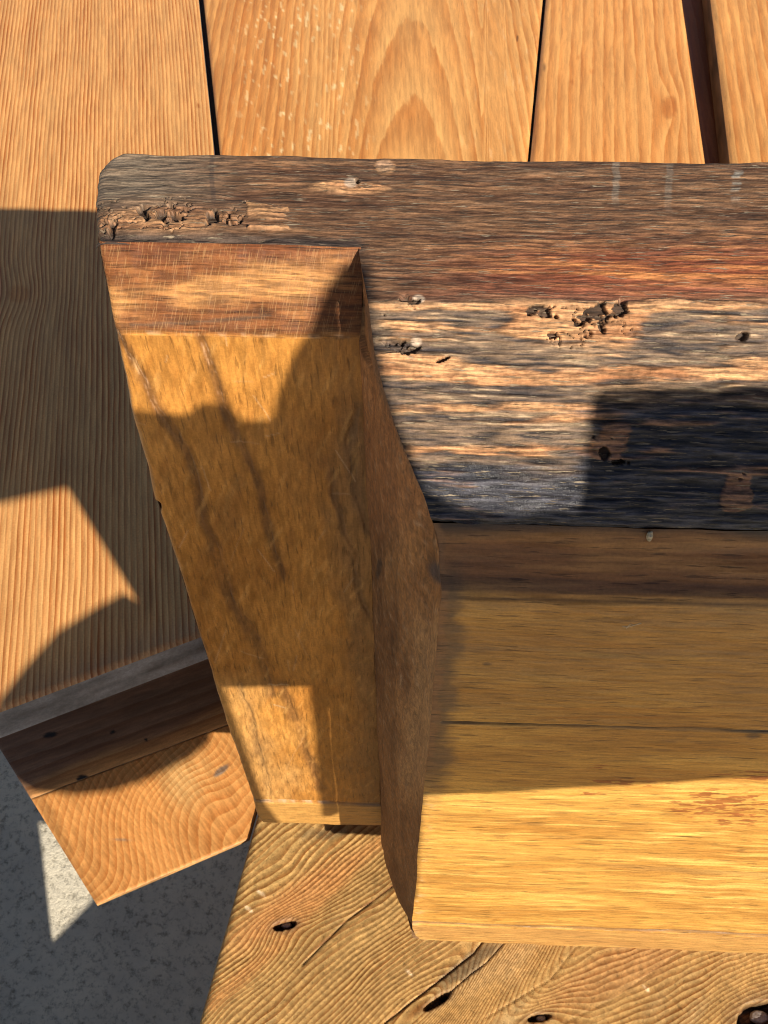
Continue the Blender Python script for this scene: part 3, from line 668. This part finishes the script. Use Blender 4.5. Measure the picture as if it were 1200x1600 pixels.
o = build('worn_bevel', [dict(P=Pw[:ib+1], grain=gr[:ib+1], tone=c[:ib+1], dull=.3)], bevel_m, block, BO); o['label'] = 'scratched red brown bevel above the recess'
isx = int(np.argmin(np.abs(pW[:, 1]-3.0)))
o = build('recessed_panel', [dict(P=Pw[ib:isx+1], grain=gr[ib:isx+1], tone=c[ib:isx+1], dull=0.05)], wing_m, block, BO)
strip_m = face_m
o = build('foot_strip', [dict(P=Pw[isx:], grain=gr[isx:], tone=c[isx:], dull=0.1)], strip_m, block, BO); o['label'] = 'narrow pale strip along the foot of the recess'

# ---- curved corner wall between recess and front
Dc = np.linspace(DW, DF, 150)
allp = np.concatenate([pB, pC]); order = np.argsort(allp[:, 0])
topZ = np.array([1.0 if q >= flat_front else np.interp(q, bp_d, bp_z) for q in Dc] if False else [0]*150, float)
bpz = bp+bc[1:6]; dd_ = np.array([p[0] for p in bpz]); zz_ = np.array([p[1] for p in bpz])
# last points share D = DF: keep the uppermost so the corner closes there
kd_ = np.concatenate([dd_[:-2], [DF]]); kz_ = np.concatenate([zz_[:-2], [zz_[-2]]])
topZ = np.interp(-Dc, -kd_, kz_)
topX = xleft(Dc, topZ)
botZ = np.interp(-Dc, [-DW, -(DW-.006), -1.26, -(DC+.004), -DC, -(DC-.001), -DF], [1.0, 1.004, 1.052, 1.098, 1.112, 3.18, 3.18])
bx_pts = [hitZ(a, b, 3.18, True) for a, b in ((597, 1300), (603, 1350), (618, 1410), (630, 1442), (641, 1464))]
bD = np.array([p[1] for p in bx_pts]); bX = np.array([p[0] for p in bx_pts]); od = np.argsort(bD)
botX = np.where(Dc > DC, np.interp(Dc, [DC, DW], [-.097, -.103]), np.interp(Dc, bD[od], bX[od]))
nr = 420; tt = np.linspace(0, 1, nr)[:, None]
Z = topZ[None]*(1-tt)+botZ[None]*tt
D = np.repeat(Dc[None], nr, 0)
zr = np.clip((Z-topZ[None])/(3.18-topZ[None]), 0, 1)
X = topX[None]*(1-zr)+botX[None]*zr
# outer edge must run on the body's own left edge
xo = xleft(np.full(nr, DF), Z[:, -1]); wgt = ss(.0, 1, (DC-D)/(DC-DF))**3
X = X+(xo-X[:, -1])[:, None]*wgt
xi = x_in(Z); wi = ss(DC-.10, DC, D); X = X+(xi-X)*wi*np.clip((DW-D+.02)/.05, 0, 1)*(Z > 1.1)
xw, yw = o2w(X, D); px, py = pix(xw, yw, Z); P = W3(xw, yw, Z)
n = fbm(D*6, Z*2, 0, 4, 401); m_ = fbm(D*26, Z*7, 0, 4, 405); fz = fbm(D*60, Z*40, 0, 3, 409)
c = mix(np.array([.21, .088, .028]), np.array([.37, .175, .058]), ss(-.5, .5, n+.5*m_))
c = mix(c, c*.5, ss(.1, .5, fbm(D*40, Z*5, 0, 3, 411))*.6)
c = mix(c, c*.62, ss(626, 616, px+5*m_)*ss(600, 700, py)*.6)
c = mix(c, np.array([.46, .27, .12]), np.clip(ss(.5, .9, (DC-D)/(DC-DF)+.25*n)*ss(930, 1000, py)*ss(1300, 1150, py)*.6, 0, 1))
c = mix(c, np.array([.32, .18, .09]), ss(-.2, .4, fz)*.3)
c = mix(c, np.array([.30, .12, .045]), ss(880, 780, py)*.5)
c = mix(c, np.array([.06, .045, .045]), ss(1.25, .6, ell(px, py, 690, 898, 26, 16, 40)+.35*fz)*.9)
c = mix(c, np.array([.10, .07, .05]), ss(9, 1, pline(px, py, [(575, 480), (600, 610), (650, 740), (690, 815), (706, 915)])+6*m_)*.6)
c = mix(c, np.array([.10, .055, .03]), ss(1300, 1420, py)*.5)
c = mix(c, np.array([.5, .36, .22]), ss(.3, .6, fz+.2*m_)*.25)
c = mix(c, np.array([.05, .03, .02]), ss(1.2, .7, ell(px, py, 588, 890, 4, 18, 8))*.8)
N_ = normals(P); N_ = np.where(((N_[..., 0])[..., None] > 0), -N_, N_)
fw = np.clip(np.minimum((D-DF), (DW-D))/.02, 0, 1)*np.clip((Z-topZ[None])/.02, 0, 1)
d = (.006*n+.003*m_+.0018*fz)*fw
P = P+N_*(d*H)[..., None]
wall_m = wood_mat('corner_hardwood', sa=700, sb=200, streak=.22, pore=.3, pore_a=1500, pore_b=300, rough=.55, bump=.5, spec=.3, grit=.9)
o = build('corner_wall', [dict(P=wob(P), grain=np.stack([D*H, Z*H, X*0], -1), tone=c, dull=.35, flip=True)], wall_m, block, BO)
o['label'] = 'dusty curved wall between recess and front'

# ---- unseen shell: left end, back, right end, underside
dark = wood_mat('hardwood_side', sa=60, sb=900, rough=.55)
def quad(a, b, c_, d_, n1=40, n2=40):
    t, s = np.meshgrid(np.linspace(0, 1, n1), np.linspace(0, 1, n2), indexing='ij')
    a, b, c_, d_ = [np.array(v, float) for v in (a, b, c_, d_)]
    Q = (a*(1-s[..., None])+b*s[..., None])*(1-t[..., None])+(d_*(1-s[..., None])+c_*s[..., None])*t[..., None]
    xw, yw = o2w(Q[..., 0], Q[..., 1]); P = W3(xw, yw, Q[..., 2])
    return dict(P=P, grain=P.copy(), tone=np.array([.30, .16, .07])*(1+.2*fbm(Q[..., 0]*4, Q[..., 1]*4, Q[..., 2]*9, 3))[..., None], dull=.2)
# left end follows the panel's left edge
zz = pW[:, 1]; k = np.linspace(0, 1, 30)[None]
Dl_ = (pW[:, 0]+.012)[:, None]*(1-k)+(DB-.02)*k; Zl = np.repeat(zz[:, None], 30, 1)+.012*(Zl0 if False else 0)
Xl = xlW[:, None]-.03*k*ss(0, .3, k)
xw, yw = o2w(Xl, Dl_); Pl = W3(xw, yw, np.maximum(Zl, 1.016))
sides = [dict(P=wob(Pl), grain=np.stack([Dl_*H, Zl*H, Xl*0], -1), tone=np.array([.30, .16, .07])*(1+.3*fbm(Dl_*9, Zl*3, 0, 3))[..., None], dull=.3)]
sides += [quad((-.51, DB-.01, 1.03), (XR, DB-.01, 1.03), (XR, DB-.01, 3.18), (-.49, DB-.01, 3.18)),
          quad((XR, DB, 1.01), (XR, flat_front, 1.01), (XR, DF, 3.18), (XR, DB, 3.18)),
          quad((XR, flat_front, 1.01), (XR, .955, 1.26), (XR, DF, 1.36), (XR, DF, 3.18)),
          quad((-.46, DB-.02, 3.176), (XR, DB-.02, 3.176), (XR, DC, 3.176), (-.45, DC, 3.176)), quad((-.08, DC, 3.176), (XR, DC, 3.176), (XR, DF, 3.176), (.02, DF, 3.176))]
build('side_panel', sides, dark, block, BO)

fq = [quad((.15, 1.0, 3.17), (1.3, 1.0, 3.17), (1.3, 1.0, ZP), (.15, 1.0, ZP)), quad((1.3, 1.45, 3.17), (.15, 1.45, 3.17), (.15, 1.45, ZP), (1.3, 1.45, ZP)),
      quad((.15, 1.45, 3.17), (.15, 1.0, 3.17), (.15, 1.0, ZP), (.15, 1.45, ZP)), quad((1.3, 1.0, 3.17), (1.3, 1.45, 3.17), (1.3, 1.45, ZP), (1.3, 1.0, ZP))]
build('foot', fq, dark, block, BO)

# ------------------------------------------------------------------ small bits
def lump(name, pos, size, colr, seed, rot=0):
    n1, n2 = 14, 20; th_, ph = np.meshgrid(np.linspace(0.02, math.pi-.02, n1), np.linspace(0, 2*math.pi, n2), indexing='ij')
    r = 1+.5*fbm(np.cos(ph)*np.sin(th_)*1.6+seed, np.sin(ph)*np.sin(th_)*1.6, np.cos(th_)*1.6, 3)
    x, y, z = size[0]*r*np.sin(th_)*np.cos(ph), size[1]*r*np.sin(th_)*np.sin(ph), size[2]*r*np.cos(th_)
    cc, s_ = math.cos(rot), math.sin(rot)
    P = np.stack([x*cc-y*s_, x*s_+y*cc, z], -1)+np.array(pos)
    return build(name, [dict(P=P, grain=P.copy(), tone=np.array(colr)*(1+.3*fbm(x*900, y*900, z*900, 2))[..., None], dull=.4, flip=True)], dark, None, pos)
def onface(px, py, D, out=.006):
    x, Z = hitD(px, py, D); xw, yw = o2w(x, D-out); return (xw*H, yw*H, (GZ-Z)*H)
o = lump('bark_flake', onface(1015, 836, .945, .002), (.0009, .0012, .0018), (.5, .40, .26), 3)
tag(o, 'tiny pale bark flake stuck just below the black lip', 'flake')
def tube(name, pts, r, colr):
    pts = np.array(pts); n = 8; a = np.linspace(0, 2*math.pi, n+1); rows = []
    for i, p in enumerate(pts):
        t = pts[min(i+1, len(pts)-1)]-pts[max(i-1, 0)]; t = t/np.linalg.norm(t)
        u = np.cross(t, [0, 0, 1.]); u /= np.linalg.norm(u)+1e-9; v = np.cross(t, u)
        rows.append(p+np.outer(np.cos(a)*r, u)+np.outer(np.sin(a)*r, v))
    P = np.stack(rows)
    return dict(P=P, grain=P.copy(), tone=np.array(colr)*np.ones(P.shape), dull=.3)
sp = [onface(x, y, DF, .008) for x, y in ((972, 972), (980, 973), (990, 970), (1001, 967))]
sp2 = [onface(x, y, DF, .008) for x, y in ((990, 970), (984, 968), (978, 975))]
o = build('wood_splinter', [tube('s', sp, .00018, (.6, .46, .28)), tube('s', sp2, .00014, (.6, .46, .28))], dark, None, sp[0])
tag(o, 'thin pale splinter clinging to the shaded front of the block', 'splinter')
metal = bpy.data.materials.new('rusty_nail'); metal.use_nodes = True
b = metal.node_tree.nodes['Principled BSDF']; b.inputs['Metallic'].default_value = .7; b.inputs['Roughness'].default_value = .5
nt = metal.node_tree.nodes.new('ShaderNodeTexNoise'); nt.inputs['Scale'].default_value = 900
cr = metal.node_tree.nodes.new('ShaderNodeValToRGB'); cr.color_ramp.elements[0].color = (.12, .06, .04, 1); cr.color_ramp.elements[1].color = (.5, .46, .42, 1)
tcn = metal.node_tree.nodes.new('ShaderNodeTexCoord'); metal.node_tree.links.new(tcn.outputs['Object'], nt.inputs['Vector'])
metal.node_tree.links.new(nt.outputs[0], cr.inputs[0]); metal.node_tree.links.new(cr.outputs[0], b.inputs['Base Color'])
for (x, y, r, lab) in ((447, 1444, .0024, 'corroded nail end sunk in the left knot of the plank'), (846, 1590, .0022, 'bright nail end in the small knot at the bottom edge'), (1188, 1588, .0042, 'rusty bolt end in the big hole at the lower right corner')):
    w = hitZ(x, y, ZP+.02)
    n1, n2 = 8, 24; rr_, ph = np.meshgrid(np.linspace(0, 1, n1), np.linspace(0, 2*math.pi, n2), indexing='ij')
    zz2 = .0009*np.sqrt(np.clip(1-rr_**2*.95, 0, 1))+.0003*fbm(rr_*np.cos(ph)*3, rr_*np.sin(ph)*3, x, 3)
    rad = r*rr_*(1+.15*fbm(np.cos(ph)*1.5, np.sin(ph)*1.5, y, 2))
    P = np.stack([w[0]*H+rad*np.cos(ph)*1.5, w[1]*H+rad*np.sin(ph), (GZ-ZP-.035)*H+zz2+.0012*(rr_ < .98)], -1)
    o = build('nail', [dict(P=P, grain=P.copy(), tone=np.full(P.shape, .3), flip=False)], metal, None, (w[0]*H, w[1]*H, (GZ-ZP-.03)*H))
    tag(o, lab, 'nail', 'nails in the knotty plank')

# ------------------------------------------------------------------ added unseen blockers, cut to the outlines of the shadows they throw
def uv(px, py, Z=None, D=None):
    if D is not None:
        x, Z = hitD(px, py, D); X_, Y_ = o2w(x, D)
    else: X_, Y_ = hitZ(px, py, Z)
    return (X_+.63*Y_, Z-.75*Y_)
def shade(name, poly, d0, label):
    import bmesh
    bm = bmesh.new(); th2 = .05
    pts = [np.array([(u-.63*d0)*H, d0*H, (GZ-(v+.75*d0))*H]) for u, v in poly]
    ce = np.mean(pts, axis=0)
    f = [bm.verts.new((p-ce).tolist()) for p in pts]; bk = [bm.verts.new((p-ce-np.array([0, th2*H, 0])).tolist()) for p in pts]
    bm.faces.new(f); bm.faces.new(bk[::-1])
    for i in range(len(f)): bm.faces.new((f[i], bk[i], bk[(i+1) % len(f)], f[(i+1) % len(f)]))
    bmesh.ops.recalc_face_normals(bm, faces=bm.faces)
    me = bpy.data.meshes.new(name); bm.to_mesh(me); bm.free(); me.materials.append(shade_m)
    o = link_mesh(name, me); o.location = ce.tolist(); tag(o, label, 'board', 'added shadow blockers outside the picture'); return o
# (their look matters only through the shadows they throw)
shade_m = bpy.data.materials.new('dark_blocker'); shade_m.use_nodes = True
shade_m.node_tree.nodes['Principled BSDF'].inputs['Base Color'].default_value = (.12, .09, .07, 1)
up = [(-.6, .5), (.15, .42), uv(215, 640, D=DC), uv(290, 648, D=DC), uv(320, 628, D=DC), uv(355, 632, D=DC), uv(384, 658, D=DC), uv(452, 655, D=DC), uv(453, 622, D=DC), uv(460, 590, D=DC), uv(472, 560, D=DC), uv(486, 530, D=DC), uv(496, 500, D=1.228), uv(508, 463, D=1.255), uv(528, 420, D=1.282), (.792, .036), (.762, .08), (.7235, .135), (.709, .20), (.696, .25), (.684, .314),
      uv(665, 765, D=.984), uv(720, 792, D=.967), uv(800, 800, D=.963), uv(922, 796, D=.965), uv(932, 730, D=1.004), uv(940, 604, D=1.085), uv(1200, 604, D=1.085), (2.6, .2)]
lo = [(2.6, 1.2), uv(1200, 1205, D=DF), uv(900, 1221, D=DF), uv(660, 1233, D=DF), (.625, 1.46), (.620, 2.15), (.592, 2.15), uv(503, 1062, D=DC), uv(330, 1062, D=DC), (uv(110, 745, Z=ZA)[0]+.01, uv(332, 1062, D=DC)[1]), uv(110, 745, Z=ZA), uv(0, 770, Z=ZA), (-.6, 1.2)]
print('up', up); print('lo', lo)
shade('shade_blocker', up+lo, -.5, 'added unseen blocker shaped for the broad phone and arm shadow')
ll = [uv(192, 926, Z=ZA), uv(150, 948, Z=ZA), uv(90, 985, Z=ZA), uv(40, 1040, Z=ZA), uv(0, 1092, Z=ZA)]
lr = [uv(-20, 1150, Z=ZC), uv(20, 1190, Z=ZC), uv(60, 1216, Z=ZC), uv(130, 1222, Z=ZC), uv(180, 1216, Z=ZC), uv(230, 1200, Z=ZC), uv(300, 1165, Z=ZC), (.43, 2.245), (.40, 2.1), (.372, 1.36)]
print('ll', ll); print('lr', lr)
shade('shade_blocker', ll+lr, -.5, 'added unseen blocker shaped for the rounded shadow at the lower left')
gg = [uv(62, 1290, Z=GZ), uv(72, 1380, Z=GZ), uv(82, 1470, Z=GZ)]
print('gg', gg)
g3 = uv(142, 1408, Z=GZ); g4 = uv(400, 1180, Z=GZ)
G0 = gg[0]
shade('shade_blocker', [(G0[0]-.02, G0[1]-.5), gg[0], gg[1], gg[2], g3, (g3[0]+.35, g3[1]-.30), (g3[0]+2.2, g3[1]-.5), (g3[0]+2.2, g3[1]+2.5), (G0[0]-2.5, G0[1]+2.5), (G0[0]-2.5, G0[1]-.5)], -.5,
      'added unseen blocker shading the paving round its sunlit patch')
C.render.engine = 'CYCLES'; C.cycles.pixel_filter_type = 'BLACKMAN_HARRIS'; C.cycles.filter_width = 1.0
